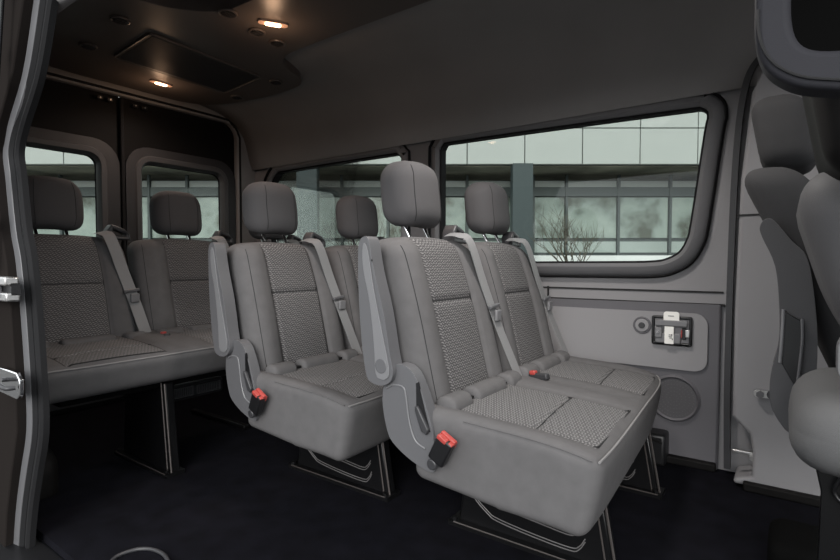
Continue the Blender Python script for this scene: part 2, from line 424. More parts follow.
def hammer():
    t = empty('emergency_hammer_holder', (-.345, WL-.034, .515), 'grey bracket holding a white-labelled emergency hammer on the side wall', 'hammer holder')
    plate('frame', rrect(-.070, .070, -.062, .050, .008), [rrect(-.060, .060, -.050, .040, .004)], XZ(-.012), .014, M['black'], t, bev=.003)
    box('back_plate', (0, -.002, -.006), (.12, .006, .09), M['trim'], t, .002)
    box('cross_bar', (0, -.018, .024), (.112, .016, .024), M['plastic_l'], t, .004)
    box('left_clamp', (-.044, -.016, -.014), (.026, .018, .040), M['plastic_l'], t, .004)
    box('body', (-.012, -.013, -.034), (.09, .012, .04), M['plastic_l'], t, .005)
    cyl('screw', (-.046, -.024, -.010), (-.046, -.028, -.010), .005, M['chrome'], t, n=12)
    w = plate('label_tag', rrect(-.026, .028, .030, .068, (.002, .002, .010, .010)), [], XZ(-.024), .004, M['white'], t, bev=.001)
    box('label_strip', (-.006, -.022, -.022), (.032, .004, .066), M['white'], t, .001)
    box('red_marker', (.036, -.020, -.014), (.004, .006, .030), M['red'], t, .001)
    box('right_slot', (.044, -.014, -.014), (.014, .01, .044), M['black'], t, .002)
    box('silver_end', (.056, -.02, -.012), (.014, .01, .028), M['steel'], t, .002)
    for (x, z, w_, h_) in ((.0, .052, .020, .0022), (-.002, -.020, .010, .0022), (.004, -.020, .003, .007), (-.001, -.027, .012, .002), (0, -.032, .008, .002), (.006, -.036, .003, .006)):
        box('label_print', (x, -.0252, z), (w_, .0008, h_), M['plastic_d'], t)
hammer()
bk = empty('wall_box', (-.43, 2.11, .06), 'dark floor box in the corner under the far end of the front bench', 'box')
box('body', (0, 0, 0), (.16, .09, .12), M['black'], bk, .012)
tube('rib', [(-.07, -.047, .02), (0, -.05, .045), (.07, -.047, .03)], .004, M['doorblack'], bk)

# ------------------------------------------------------------------ seats
def headrest(root, y, x=0.0, dz=0.0, w=.117, mat=None):
    hz = .1035
    def df(p):
        s = 1 - .10*max(0, (p.z/hz))**2 - .07*max(0, -p.z/hz)**2
        q = Vector((p.x, p.y*s, p.z))
        q.x += -.10*(p.z) - 1.1*p.y*p.y + (.008 if p.x > 0 else 0)*(1-(p.y/w)**2)
        q.z += -.10*(p.y*p.y)/w*.8
        return q
    h = soft('headrest', (.055, w, hz), (.045, .055, .055), (3, 10, 8), mat or M['head'], root, df, loc=(x, y, .988+dz))
    # centre seam and edge seams
    HF = (.055, w, hz); RF = (.045, .055, .055)
    for ys in (-.070, .070):
        pts = []
        for k in range(25):
            q = df(rbpt((.055, ys, hz*(-1+2*k/24)), HF, RF)); pts.append((q.x+x+.0003, q.y+y, q.z+.988+dz))
        tube('seam', pts, .0010, M['groove'], h, n=5, sm=0)
    for s in (-1, 1):
        cyl('headrest_post', (x-.004, y+s*.052, .895+dz), (x+.035, y+s*.052, .825+dz), .0060, M['chrome'], root, n=14)
        box('post_sleeve', (x+.030, y+s*.052, .838+dz), (.026, .026, .014), M['black'], root, .004)
    return h
LEAN = .245
def backrest(root, y0, y1, x0=.125, dz=0.0):
    """front surface: x = x0 at z .84, leaning forward as z drops"""
    w = (y1-y0)/2; yc = (y0+y1)/2; hz = .245; zc = .603+dz; hx = .058
    def groove(d, s=.006): return math.exp(-(d/s)**2)
    def df(p):
        y = p.y; z = p.z; fx = 0
        if p.x > 0:
            pw = .112          # half width of centre panel, wider below
            dd = abs(y)-pw
            fx += .016*math.exp(-((abs(y)-(pw+.05))/.045)**2)    # bolster bulge
            fx -= .010*groove(dd, .007)
            if dd < 0: fx -= .008*groove(z-.055, .007); fx += .006*(1-(y/pw)**2)
            fx -= .006*max(0, (z-.19)/.05)**2
        ysc = 1 - .10*max(0, z/hz)**2 * (.6)
        if z < -.1: ysc += 0
        return Vector((p.x+fx - LEAN*z - .02*max(0, z/hz)**2, y*ysc, z - .022*(abs(y)/w)**3*(1 if z > 0 else 0)*(z/hz)))
    def mf(c, n):
        if n.x > .6 and abs(c.y) < .109: return 1
        return 0
    ox = x0-hx+.055
    o = soft('backrest', (hx, w, hz), (.040, .042, .045), (3, 56, 48), [M['fabric'], M['pat_z']], root, df, mf, loc=(ox, yc, zc))
    def line(f, n=30, r=.0020):
        P = []
        for k in range(n):
            y, z = f(k/(n-1)); q = df(rbpt((hx, y, z), (hx, w, hz), (.040, .042, .045))); P.append((q.x+ox+.0004, q.y+yc, q.z+zc))
        tube('seam', P, r, M['groove'], o, n=6, sm=0)
    for s in (-1, 1): line(lambda t: (s*.112, -.235+.47*t))
    line(lambda t: (-.108+.216*t, .055-.012*(1-(2*t-1)**2)*0), r=.0030)
    for s in (-1, 1): line(lambda t: (s*(w-.026), -.225+.462*t), r=.0010)
    return o
def cushion(root, yA, yB, panels, dz=0.0, x0=.20, x1=.69, hz=.097, zc=.281):
    w = (yB-yA)/2; yc = (yA+yB)/2; hx = (x1-x0)/2; xc = (x0+x1)/2; zc = zc+dz; FW = 0
    def g(d, s=.006): return math.exp(-(d/s)**2)
    def df(p):
        X, Y, Z = p
        fz = 0; yy = Y+yc; fade = 1-max(0, X/hx)**3
        if Z > 0:
            for (a, b) in panels:
                m = (a+b)/2; pw = (b-a)/2; dd = abs(yy-m)-pw
                inside = X > -hx+.01 and X < hx-.03
                if inside:
                    fz -= .007*g(dd, .006)
                    if dd < 0: fz += .005*(1-((yy-m)/pw)**2); fz -= .008*g(X-.05+(yy-m)*.08, .006)
                else:
                    pass
                fz += .010*g(abs(yy-m)-pw-.05, .05)*fade*min(1, Z/hz*1.2)
                pass
        # rear of cushion higher, nose drops
        fz += -.035*max(0, X/hx)**3*(.25 if Z > 0 else .25) + (.012*(-X/hx)*Z/hz if Z > 0 else 0)
        if Z < 0: fz += .022*(1-min(1, (X+hx)/(1.1*hx))) if X < 0 else 0
        X2 = X - .035*max(0, (hz-Z)/(2*hz))**1.7*max(0, X/hx)
        # far corner swept back
        X2 -= (.045*(Y/w+1)/2 + .035*max(0, (Y/w))**6)*max(0, X/hx)
        X2 -= .008*(abs(Y)/w)**6*max(0, X/hx)
        return Vector((X2, Y, Z*(1.0)+fz))
    def mf(c, n):
        if n.z > .6:
            for (a, b) in panels:
                if a < c.y+yc < b and -hx+.01 < c.x < hx-.03: return 1
        return 0
    o = soft('cushion', (hx, w, hz), (.032, .034, .030), (64, 90 if w > .6 else 66, 6), [M['fabric'], M['pat_x']], root, df, mf, loc=(xc, yc, zc))
    pts = []
    for k in range(41):
        t = -1+2*k/40; Y = t*(w-.015)
        p = df(Vector((hx-.009, Y, hz-.009)))
        pts.append((p.x+xc+.002, p.y+yc, p.z+zc+.002))
    tube('front_piping', pts, .0028, M['seam'], o, n=6, sm=0)
    # side piping running back on the near side
    pts = []
    for k in range(24):
        X = hx-.02 - k/23*(hx*1.3)
        p = df(Vector((X, -w+.010, hz-.009))); pts.append((p.x+xc, p.y+yc-.001, p.z+zc+.001))
    tube('side_piping', pts, .0020, M['fabric'], o, n=6, sm=0)
    def line(f, n=26, r=.0022):
        P = []
        for k in range(n):
            q = df(Vector((*f(k/(n-1)), hz))); P.append((q.x+xc, q.y+yc, q.z+zc+.0003))
        tube('seam', P, r, M['groove'], o, n=6, sm=0)
    for (a, b) in panels:
        a -= yc; b -= yc; xr = -hx+.035; xf = hx-.03
        line(lambda t: (xr+(xf-xr)*t, a)); line(lambda t: (xr+(xf-xr)*t, b)); line(lambda t: (xf, a+(b-a)*t))
        line(lambda t: (.05-(a+(b-a)*t-(a+b)/2)*.08, a+(b-a)*t), r=.0030)
    return o
def strap(name, pts, w, mat, root, th=.0025, normal=(1, 0, .25)):
    P = smooth_path(pts, 8)
    return sweep(name, P, rectp(w, th), mat, root, normal=normal, auto=30)
def buckle(root, y, x=.285, z=.31, tilt=.5, hang=True):
    """black belt buckle with a red button standing or hanging"""
    R = Matrix.Rotation(tilt, 3, 'Y') 
    b = bpy.data.objects.new('buckle', None)
    bm = bmesh.new(); add_box(bm, (0, 0, 0), (.046, .024, .072))
    o = from_bm('buckle', bm, M['black'], root); bevel(o, .005, 3)
    o.location = (x, y, z); o.rotation_euler = (0.10, tilt, 0)
    bm = bmesh.new()
    add_box(bm, (-.008, 0, .032), (.028, .0255, .011)); add_box(bm, (.0165, .003, .028), (.012, .026, .018)); add_box(bm, (0, .006, .038), (.044, .012, .008))
    r = from_bm('red_button', bm, M['red'], o); bevel(r, .002, 2)
    cyl('pivot', (-.004, .012, -.048), (-.004, -.012, -.048), .014, M['plastic_d'], o, n=20, bev=.003)
    return o
def small_buckle(root, x, y, z):
    o = box('stowed_buckle', (0, 0, 0), (.075, .022, .020), M['plastic_d'], root, .005, rot=Matrix.Rotation(-.15, 3, 'Z')); o.location = (x, y, z); o.rotation_euler = (0, -.12, -.15)
    box('red_button', (-.020, -.001, .011), (.022, .020, .014), M['red'], o, .004)
def recliner(root, yn, dz=0.0):
    """near-side grey shield that covers the recliner hinge"""
    yn = yn-.012
    outl = [(.115, .44), (.125, .475), (.150, .500), (.185, .503), (.215, .485), (.240, .44), (.262, .385), (.276, .335), (.283, .262), (.265, .243), (.20, .262), (.145, .295), (.125, .33), (.112, .39)]
    P = [(p.x, p.y) for p in smooth_path([(a, b, 0) for a, b in outl], 4, True)]
    o = plate('hinge_cover', [(a, b+dz) for a, b in P], [], XZ(yn-.018), .036, M['plastic'], root, bev=.012, seg=4)
    tube('cover_line', [(.128, yn-.0195, .437+dz), (.150, yn-.020, .448+dz), (.182, yn-.020, .447+dz), (.192, yn-.020, .425+dz), (.203, yn-.020, .36+dz), (.222, yn-.020, .315+dz), (.252, yn-.0195, .300+dz)], .0024, M['plastic_l'], o, n=6)
    plate('lever_slot', [(.224, .462+dz), (.231, .466+dz), (.250, .40+dz), (.268, .345+dz), (.245, .345+dz), (.225, .40+dz)], [], XZ(yn-.0195), .004, M['black'], o)
    lv = plate('lever', [(.228, .408+dz), (.236, .406+dz), (.268, .352+dz), (.262, .338+dz), (.246, .345+dz), (.226, .395+dz)], [], XZ(yn-.030), .012, M['plastic_d'], o, bev=.003)
    return o
def armrest(root, yn, dz=0.0):
    """folded-up armrest paddle at the aisle side"""
    y = yn-.03
    outl = [(.040, .79), (.044, .822), (.058, .838), (.078, .830), (.096, .75), (.128, .64), (.150, .53), (.160, .485), (.150, .458), (.120, .444), (.082, .450), (.066, .475), (.052, .56), (.042, .68)]
    P = [(p.x, p.y) for p in smooth_path([(a, b, 0) for a, b in outl], 4, True)]
    o = plate('armrest', [(a, b+dz) for a, b in P], [], XZ(y-.026), .044, M['plastic'], root, bev=.012, seg=5)
    inl = [(.058, .79), (.064, .822), (.078, .80), (.098, .70), (.128, .58), (.150, .49), (.140, .465), (.122, .462), (.104, .475), (.098, .55), (.084, .66), (.064, .74)]
    Q = [(p.x, p.y) for p in smooth_path([(a, b, 0) for a, b in inl], 4, True)]
    f = plate('face_insert', [(a, b+dz) for a, b in Q], [], XZ(y-.029), .012, M['plastic_l'], o, bev=.003, seg=2)
    cyl('pivot_cap', (.122, y-.030, .497+dz), (.122, y-.026, .497+dz), .020, M['plastic'], f, n=32, bev=.002)
    cyl('hole', (.092, y-.0295, .775+dz), (.092, y-.0285, .775+dz), .003, M['black'], f, n=12)
    return o
def guide(root, y, dz=0.0, x=.045):
    """belt guide hoop on top of the backrest shoulder"""
    o = plate('belt_guide', [(-.045+y, .835+dz), (y-.038, .875+dz), (y-.020, .900+dz), (y+.030, .882+dz), (y+.052, .86+dz), (y+.055, .835+dz)],
              [[(y-.022, .850+dz), (y+.036, .848+dz), (y+.036, .862+dz), (y-.016, .880+dz)]], YZ(x-.03), .05, M['plastic_d'], root, bev=.006)
    box('belt_slot', (x-.005, y+.008, .850+dz), (.035, .06, .012), M['black'], o, .002)
    return o
def rear_roll(root, a, b, dz=0.0):
    """padded roll between backrest foot and cushion with two dark recesses"""
    segs = [(a, a+(b-a)*.25), (a+(b-a)*.31, a+(b-a)*.74), (a+(b-a)*.80, b)]
    for s, e in segs:
        soft('rear_roll', (.034, (e-s)/2, .036), (.030, .014, .030), (2, 6, 2), M['fabric'], root, None, None, loc=(.268, (s+e)/2, .383+dz))
    for s in (a+(b-a)*.28, a+(b-a)*.77): box('buckle_recess', (.258, s, .378+dz), (.05, (b-a)*.06, .04), M['black'], root)
def pedestal(root, y, x0=.21, x1=.66, top=.225, dz=0.0, ribs=True):
    """pressed black steel foot, a tapering sheet with raised ribs"""
    outl = [(x0+.0, 0), (x1, 0), (x1-.04, top), (x0+.03, top)]
    o = plate('pedestal', outl, [], XZ(y), .035, M['blackmetal'], root, bev=.006)
    sweep('foot_flange', [(x0-.02, y+.01, .007), (x1+.01, y+.01, .007)], rectp(.07, .014), M['blackmetal'], o, normal=(0, 0, 1))
    for k, (dx, dz2) in enumerate(((0, 0), (.045, .045)) if ribs else ()):
        e_ = x1-.66; pts = [[(.235, y-.003, .15), (.262, y-.003, .095), (.310, y-.003, .056), (.340, y-.003, .044), (.44+e_, y-.003, .034), (.545+e_, y-.003, .030), (.57+e_, y-.003, .040), (.585+e_, y-.003, .064)],
               [(.295, y-.003, .145), (.320, y-.003, .108), (.350, y-.003, .091), (.382, y-.003, .083), (.482+e_, y-.003, .074), (.545+e_, y-.003, .070), (.565+e_, y-.003, .080), (.580+e_, y-.003, .10)]][k]
        for q in (0, .008): tube('pressed_rib', [(a, b, c+q) for a, b, c in pts], .0016, M['rib'], o, n=6, sm=4)
    tube('front_edge', [(x1+.002, y-.002, .01), (x1-.036, y-.002, top)], .0035, M['edge'], o, n=6, sm=0)
    tube('second_edge', [(x1-.022, y-.003, .012), (x1-.058, y-.003, top)], .0025, M['edge'], o, n=6, sm=0)
    tube('base_edge', [(x0, y-.026, .014), (x1, y-.026, .014)], .0022, M['edge'], o, n=6, sm=0)
    for xx in (x0-.005, x1-.01): cyl('bolt', (xx, y-.012, .012), (xx, y-.012, .022), .009, M['blackmetal'], o, n=6)
    return o
def bench(root, backs, heads, cush, panels, feet, dz=0.0, arm=True, low=True):
    c = cushion(root, cush[0], cush[1], panels, 0) if low else cushion(root, cush[0], cush[1], panels, 0, x1=.61, hz=.062, zc=.405)
    for i, (a, b) in enumerate(backs):
        backrest(root, a, b, dz=dz); rear_roll(root, a+.01, b-.01, dz if low else .075)
        headrest(root, heads[i], dz=dz*.5)
        yb = b-.055
        guide(root, b-.02, dz)
        st = strap('seat_belt', [(.060, yb-.040, .862+dz), (.105, yb-.036, .860+dz), (.142, yb-.026, .835+dz), (.175, yb+.005, .70+dz), (.215, yb+.035, .56+dz), (.268, yb+.055, .42+dz), (.285, yb+.060, .375+dz)], .046, M['belt'], root)
        bx = box('belt_stop', (.205, yb+.022, .625+dz), (.012, .062, .012), M['plastic'], st, .003, rot=Matrix.Rotation(.12, 3, 'X'))
        box('belt_tongue', (.216, yb+.030, .595+dz), (.010, .034, .036), M['plastic_l'], st, .003)
        if i < len(backs)-1: small_buckle(root, .335, b+.035, .398+(0 if low else .075))
    # crossmember under the cushion
    box('under_frame', (.44 if low else .36, (cush[0]+cush[1])/2, .200 if low else .325), (.30, cush[1]-cush[0]-.16, .03), M['void'], root, .006)
    for f in feet: pedestal(root, f, top=.225 if low else .33, x1=.66 if low else .58, ribs=low)
    if arm:
        recliner(root, cush[0]+.02, dz); armrest(root, cush[0]+.03, dz)
        buckle(root, cush[0]-.035, .318, .318+dz)
    # dark backrest shell
    return root
def dup(root, loc, label):
    r = root.copy(); C.objects.link(r); r.location = loc; r['label'] = label
    for ch in list(root.children):
        c = ch.copy(); C.objects.link(c); c.parent = r
        for g in ch.children:
            d = g.copy(); C.objects.link(d); d.parent = c
    return r
# local y = world y - 1.54
def L(y): return y-1.54
b1 = empty('double_bench_seat', (-.98, 1.54, 0), 'grey two-person bench seat nearest the camera, in front with its whole patterned cushion visible', 'seat', 'rows of passenger bench seats')
bench(b1, [(L(1.09), L(1.535)), (L(1.555), L(1.99))], [L(1.335), L(1.85)], (L(1.05), L(2.03)), [(L(1.13), L(1.46)), (L(1.66), L(1.94))], [L(1.27), L(1.80)])
b2 = dup(b1, (-1.69, 1.54, 0), 'grey two-person bench seat in the middle row, partly hidden behind the front bench')
b3 = empty('triple_bench_seat', (-2.36, 1.30, 0), 'dark grey three-person rear bench across the back, in front of the rear doors', 'seat', 'rows of passenger bench seats')
def L3(y): return y-1.30
bench(b3, [(L3(.57), L3(1.03)), (L3(1.05), L3(1.535)), (L3(1.555), L3(2.0))], [L3(.79), L3(1.31), L3(1.84)], (L3(.55), L3(2.04)), [(L3(.63), L3(.95)), (L3(1.14), L3(1.44)), (L3(1.64), L3(1.92))], [L3(.95), L3(1.80)], dz=.03, arm=False, low=False)

# heater vent under the rear bench
hv = empty('heater_vent', (-2.14, 1.24, .205), 'flat dark slatted heater outlet under the rear bench', 'vent')
box('housing', (0, 0, 0), (.05, .28, .072), M['plastic_d'], hv, .012)
for s in (-.066, .066): plate('louvre_frame', rrect(s-.058, s+.058, -.022, .022, .004), [rrect(s-.052, s+.052, -.017, .017, .003)], YZ(.024), .005, M['plastic'], hv, bev=.001)
for s in (-.066, .066):
    bm = bmesh.new()
    for k in range(12): add_box(bm, (.026, s-.046+k*.0084, 0), (.004, .002, .034))
    from_bm('louvre', bm, M['plastic'], hv)
rail = box('seat_rail', (-2.22, 1.42, .012), (.45, .03, .02), M['blackmetal'], None, .004); tag(rail, 'low black steel rail on the floor behind the middle bench', 'rail')

# ------------------------------------------------------------------ roof console
def console():
    t = empty('roof_console', (-2.0, 1.335, 1.72), 'dark roof air console with grille, round nozzles, two lit lamps and two added fill lamps', 'roof console')
    half = [(-.86, .0), (-.86, .26), (-.80, .39), (-.66, .47), (-.40, .515), (-.13, .51), (-.03, .455), (.02, .36), (.06, .27), (.16, .205), (.34, .19), (.9, .185), (1.9, .18), (2.5, .18)]
    a = smooth_path([(x, y, 0) for x, y in half], 4)
    P = [(p.x, p.y) for p in a]; Q = [(x+(.16 if -.5 < x < .2 else 0)*0+.10*max(0, min(1, (x+.75)/.4)), -y*(1+.20*max(0, min(1, (.22-x)/.15)))) for x, y in P[::-1] if abs(y) > 1e-6]
    loop = Q+P
    loop = loop[::-1]
    o = plate('console_body', loop, [], XY(-.022), .075, M['console'], t, bev=.018, seg=4)
    gq = smooth_path([(*p, 0) for p in GR], 1, True)
    def inset(a, b, k): return (a[0]+(b[0]-a[0])*k, a[1]+(b[1]-a[1])*k)
    loopg = []
    for i in range(4):
        p0, p1, p2 = GR[i-1], GR[i], GR[(i+1) % 4]
        A = inset(p1, p0, .07); B = inset(p1, p2, .07)
        for k in range(7):
            t_ = k/6; loopg.append(tuple((1-t_)**2*A[j]+2*t_*(1-t_)*p1[j]+t_*t_*B[j] for j in (0, 1)))
    plate('grille', loopg, [], XY(-.027), .01, M['grille'], t, bev=.002)
    sweep('grille_frame', [(x, y, -.025) for x, y in loopg], circ(.0045, 8), M['console'], t, closed=True, normal=(0, 0, 1))
    bm = bmesh.new()
    for k in range(2, 34):
        a, b = inset(GR[0], GR[1], k/35), inset(GR[3], GR[2], k/35); a2, b2 = inset(a, b, .03), inset(a, b, .97)
        add_cyl(bm, (*a2, -.028), (*b2, -.028), .0016, n=5)
    from_bm('grille_slats', bm, M['plastic_d'], t)
    def nozzle(x, y, r=.030):
        bm = bmesh.new(); add_cyl(bm, (x, y, -.022), (x, y, -.030), r*.86, n=28); n_ = from_bm('air_nozzle', bm, M['black'], t, True, 40)
        ring = [(x+r*math.cos(k*math.pi/14), y+r*math.sin(k*math.pi/14), -.026) for k in range(28)]
        sweep('nozzle_ring', ring, circ(.005, 8), M['console'], n_, closed=True, normal=(0, 0, 1))
        bm = bmesh.new()
        for q in (-.3, 0, .3): add_box(bm, (x+q*r*1.6, y, -.031), (.003, r*1.3, .004))
        from_bm('nozzle_vane', bm, M['plastic_d'], n_)
    for x, y in NOZ: nozzle(x, y)
    for x, y, rz, pw_ in LMP:
        l = plate('reading_or_fill_lamp', rrect(-.056, .056, -.017, .017, .014), [], XY(-.026), .008, M['lampoff'], t, bev=.003); l.location = (x, y, -.004); l.rotation_euler = (0, 0, rz)
        p = plate('lamp_lens', rrect(-.030, .030, -.012, .012, .010), [], XY(-.030), .004, M['lamp'], l, bev=.001)
        li = bpy.data.lights.new('lamp_or_fill_light', 'POINT' if pw_ < 1 else 'SPOT')
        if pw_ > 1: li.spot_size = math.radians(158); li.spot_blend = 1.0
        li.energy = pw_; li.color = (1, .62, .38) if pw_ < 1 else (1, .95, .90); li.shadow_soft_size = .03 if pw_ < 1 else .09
        lo = bpy.data.objects.new('lamp_or_fill_light', li); C.objects.link(lo); lo.parent = l; lo.location = (0, 0, -.11)
        if pw_ < 1:
            l2 = bpy.data.lights.new('lamp_beam', 'SPOT'); l2.energy = 6.5; l2.color = (1, .80, .68); l2.spot_size = math.radians(165); l2.spot_blend = 1.0; l2.shadow_soft_size = .03
            l3 = bpy.data.objects.new('lamp_beam', l2); C.objects.link(l3); l3.parent = l; l3.location = (0, 0, -.036)
F_ = 509.0; PT = math.radians(-2)
def on_plane(px, py, z):
    """where the line of sight through a photo pixel meets height z (a measuring aid only)"""
    f = (-math.sin(YAW)*math.cos(PT), math.cos(YAW)*math.cos(PT), math.sin(PT)); r = (math.cos(YAW), math.sin(YAW), 0)
    u = (r[1]*f[2]-r[2]*f[1], r[2]*f[0]-r[0]*f[2], r[0]*f[1]-r[1]*f[0]); a = (px-420)/F_; b = (280-py)/F_
    d = [f[i]+a*r[i]+b*u[i] for i in range(3)]; t = (z-H)/d[2]; return (d[0]*t, d[1]*t)
def loc2(px, py):
    x, y = on_plane(px, py, 1.695); return (x+2.0, y-1.335)
GR = [loc2(*q) for q in [(113, 57), (150, 33), (262, 77), (225, 93)]]
NOZ = [loc2(*q) for q in [(228, 13), (257, 32), (120, 20), (88, 46), (277, 43), (237, 97), (276, 82)]]
LMP = [(*loc2(161, 83), math.pi/2, .3), (*loc2(273, 23), 1.0, .3), (1.40, 0, 0, 26.0), (2.20, 0, 0, 5.0)]  # last two entries are unseen fill lamps, added to brighten the cushion tops
console()

st_ = [(*on_plane(*q, .004), .004) for q in [(104, 570), (116, 557), (134, 550), (150, 549), (163, 554), (170, 564)]]
structure(tube('trim_14', st_, .005, M['plastic_d'], n=8))

# ------------------------------------------------------------------ front seats
def front_headrest(root, x, y, z, w=.12, mat=None, h=.105, dep=.065):
    def df(p): return Vector((p.x-.18*p.z-.6*p.y*p.y, p.y*(1-.1*max(0, p.z/h)), p.z))
    o = soft('headrest', (dep, w, h), (.05, .05, .05), (3, 6, 6), mat or M['head'], root, df, loc=(x, y, z))
    for s in (-1, 1): cyl('headrest_post', (x-.0, y+s*.06, z-h+.01), (x+.035, y+s*.06, z-h-.05), .006, M['chrome'], root, n=14)
    return o
ds = empty('driver_seat', (.12, 1.72, 0), 'charcoal driver seat beside the pillar panel, seen side-on with map pocket', 'seat')
front_headrest(ds, -.125, 0.02, 1.115, h=.10, mat=M['outseat'])
def dback(p):
    return Vector((p.x-.34*p.z-.10*(p.z/.3)**2*0+.04*(p.z/.3)**2*(-1 if p.z > 0 else 1)*.6, p.y, p.z))
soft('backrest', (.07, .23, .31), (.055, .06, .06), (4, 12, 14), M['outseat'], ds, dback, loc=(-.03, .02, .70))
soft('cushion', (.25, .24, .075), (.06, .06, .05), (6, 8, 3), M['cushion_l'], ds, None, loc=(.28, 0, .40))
shell = [(-.165, .83), (-.170, .855), (-.160, .872), (-.142, .868), (-.108, .82), (-.078, .78), (-.062, .68), (-.055, .58), (-.058, .47), (-.072, .40), (-.098, .37), (-.118, .385), (-.140, .43), (-.142, .50), (-.128, .58), (-.128, .66), (-.138, .76)]
S = [(p.x, p.y) for p in smooth_path([(a, b, 0) for a, b in shell], 4, True)]
sh = plate('side_shell', S, [], XZ(-.255), .05, M['plastic_d'], ds, bev=.012, seg=4)
sh.data.materials[0] = M['shell']
plate('map_pocket', [(-.118, .655), (-.085, .635), (-.086, .51), (-.094, .48), (-.122, .535), (-.120, .60)], [], XZ(-.262), .012, M['black'], sh, bev=.002)
tube('pocket_edge', [(-.120, -.264, .66), (-.121, -.266, .60), (-.124, -.264, .535)], .004, M['plastic_l'], sh)
tube('pocket_rim', [(-.085, -.264, .64), (-.084, -.266, .58), (-.092, -.264, .47)], .003, M['plastic'], sh)
an = empty('belt_anchor', (-.045, 2.015, .335), 'small steel seat belt anchor plate on the pillar panel beside the driver seat', 'anchor')
plate('steel_plate', rrect(-.03, .03, -.012, .012, .011), [], XZ(-.006), .008, M['steel'], an, bev=.002)
cyl('bolt_head', (-.012, -.006, 0), (-.012, -.018, 0), .012, M['plastic'], an, n=6)
cyl('cap', (.020, -.006, .004), (.020, -.022, .004), .014, M['plastic_d'], an, n=16)

ps = empty('front_passenger_seat', (.22, 1.05, 0), 'dark front passenger seat cropped by the right edge, grey cushion above black frame', 'seat')
def pback(p): return Vector((p.x-.25*p.z+.02*math.cos(p.z*8), p.y, p.z))
front_headrest(ps, -.115, .02, 1.03, h=.14, w=.13, dep=.075, mat=M['doorblack'])
def pbk(p): return Vector((p.x-.30*p.z+(.05*(p.z/.2)**2 if p.z < 0 else -.0), p.y, p.z))
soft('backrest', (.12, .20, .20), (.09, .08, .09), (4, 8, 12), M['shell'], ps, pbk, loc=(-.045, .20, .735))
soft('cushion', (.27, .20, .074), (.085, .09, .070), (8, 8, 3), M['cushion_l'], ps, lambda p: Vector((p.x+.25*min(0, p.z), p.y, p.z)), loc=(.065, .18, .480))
plate('side_panel', rrect(-.150, .1, .575, .665, .03), [], XZ(-.03), .03, M['plastic'], ps, bev=.008)
plate('seat_frame', [(-.19, .50), (-.15, .50), (-.08, .36), (.3, .34), (.3, .0), (.22, .0), (.20, .26), (-.10, .26), (-.125, .0), (-.155, .0), (-.15, .30)], [], XZ(.25), .03, M['blackmetal'], ps, bev=.004)
tube('wire_harness', [(-.15, .24, .42), (-.12, .23, .36), (-.13, .24, .31), (-.09, .23, .27), (-.10, .24, .22)], .004, M['black'], ps)
plate('foot_bracket', [(-.20, .0), (-.15, .0), (-.16, .09), (-.175, .09)], [], XZ(.50), .02, M['plastic'], ps, bev=.003)

# overhead frame near the front of the doorway
of = empty('overhead_shelf_frame', (0, .80, 1.30), 'rounded grey frame around a dark opening hanging at the top right, cut off', 'shelf frame')
OUT = [(-.038, .42), (-.038, -.235), (-.034, -.262), (-.024, -.285), (-.008, -.304), (.010, -.316), (.05, -.336), (.5, -.38), (.5, .42)]
INN0 = [(.0, .38), (.0, -.225), (.003, -.250), (.012, -.266), (.03, -.276), (.06, -.284), (.46, -.32), (.46, .38)]
def soft_corner(L_): return [(p.x, p.y) for p in smooth_path([(a, b, 0) for a, b in L_], 3)]
INN = soft_corner([(.0, -.21), (.001, -.230), (.005, -.250), (.014, -.265), (.030, -.274), (.055, -.279)])+[(.46, -.31), (.46, .38), (.0, .38)]
OUT = [(-.038, .42)]+soft_corner([(-.038, -.22), (-.037, -.245), (-.032, -.268), (-.022, -.288), (-.006, -.304), (.015, -.316), (.05, -.326)])+[(.5, -.37), (.5, .42)]
plate('frame', OUT[::-1], [INN], XZ(-.015), .05, M['frame'], of, bev=.009, seg=4)
tube('frame_edge', [(x+.004, -.0165, z+.010) for x, z in OUT[1:20]], .0018, M['groove'], of, n=6, sm=0)
plate('inner_panel', [(-.0, .40), (.0, -.2), (.01, -.24), (.06, -.27), (.48, -.31), (.48, .40)], [], XZ(.08), .02, M['void'], of)

# floor bag and foot rest at front
bg = soft('floor_bag', (.12, .10, .05), (.04, .04, .03), (3, 3, 2), M['void'], loc=(0, 0, 0)); bg.location = (.10, 1.55, .051)
tag(bg, 'black soft bag on the floor at the bottom right corner', 'bag')

# ------------------------------------------------------------------ door opening seal and outer body (left edge)
SP = [(-1.42, 1.52), (-1.48, 1.411), (-1.57, 1.249), (-1.686, 1.14), (-1.735, 1.07), (-1.722, 1.0), (-1.693, .858), (-1.661, .776), (-1.635, .642), (-1.614, .457), (-1.614, .327), (-1.666, .201), (-1.713, .079), (-1.748, -.08), (-1.75, -.3)]
P = smooth_path([(x, .50, z) for x, z in SP], 6)
ds_ = structure(sweep('trim_13', P, [(-.026, -.006), (-.018, -.020), (.006, -.024), (.016, -.008), (.016, .010), (-.026, .010)], M['seal']))
sweep('seal_lip', [p+Vector((.024, .0, 0)) for p in P], [(-.010, -.012), (.0, -.020), (.010, -.010), (.010, .012), (-.010, .012)], M['rubber'], ds_)
sweep('inner_cover', [p+Vector((.044, -.003, 0)) for p in P], [(-.014, -.004), (-.008, -.010), (.008, -.008), (.014, .0), (.014, .010), (-.014, .010)], M['rubber'], ds_)
bd = structure(plate('wall_front', [(x-.01, z) for x, z in SP]+[(-3.0, -.3), (-3.0, 1.7), (-1.4, 1.7)], [], XZ(.455), .03, M['body'], bev=.004))
structure(box('trim_15', (-.25, .47, -.17), (3.1, .13, .30), M['black'], bev=.01))
tr = empty('door_rail', (-1.62, .44, .70), 'steel slide rail of the side door on the black body at the left edge', 'rail')
box('rail_upper', (-.10, 0, .022), (.30, .03, .022), M['steel'], tr, .004)
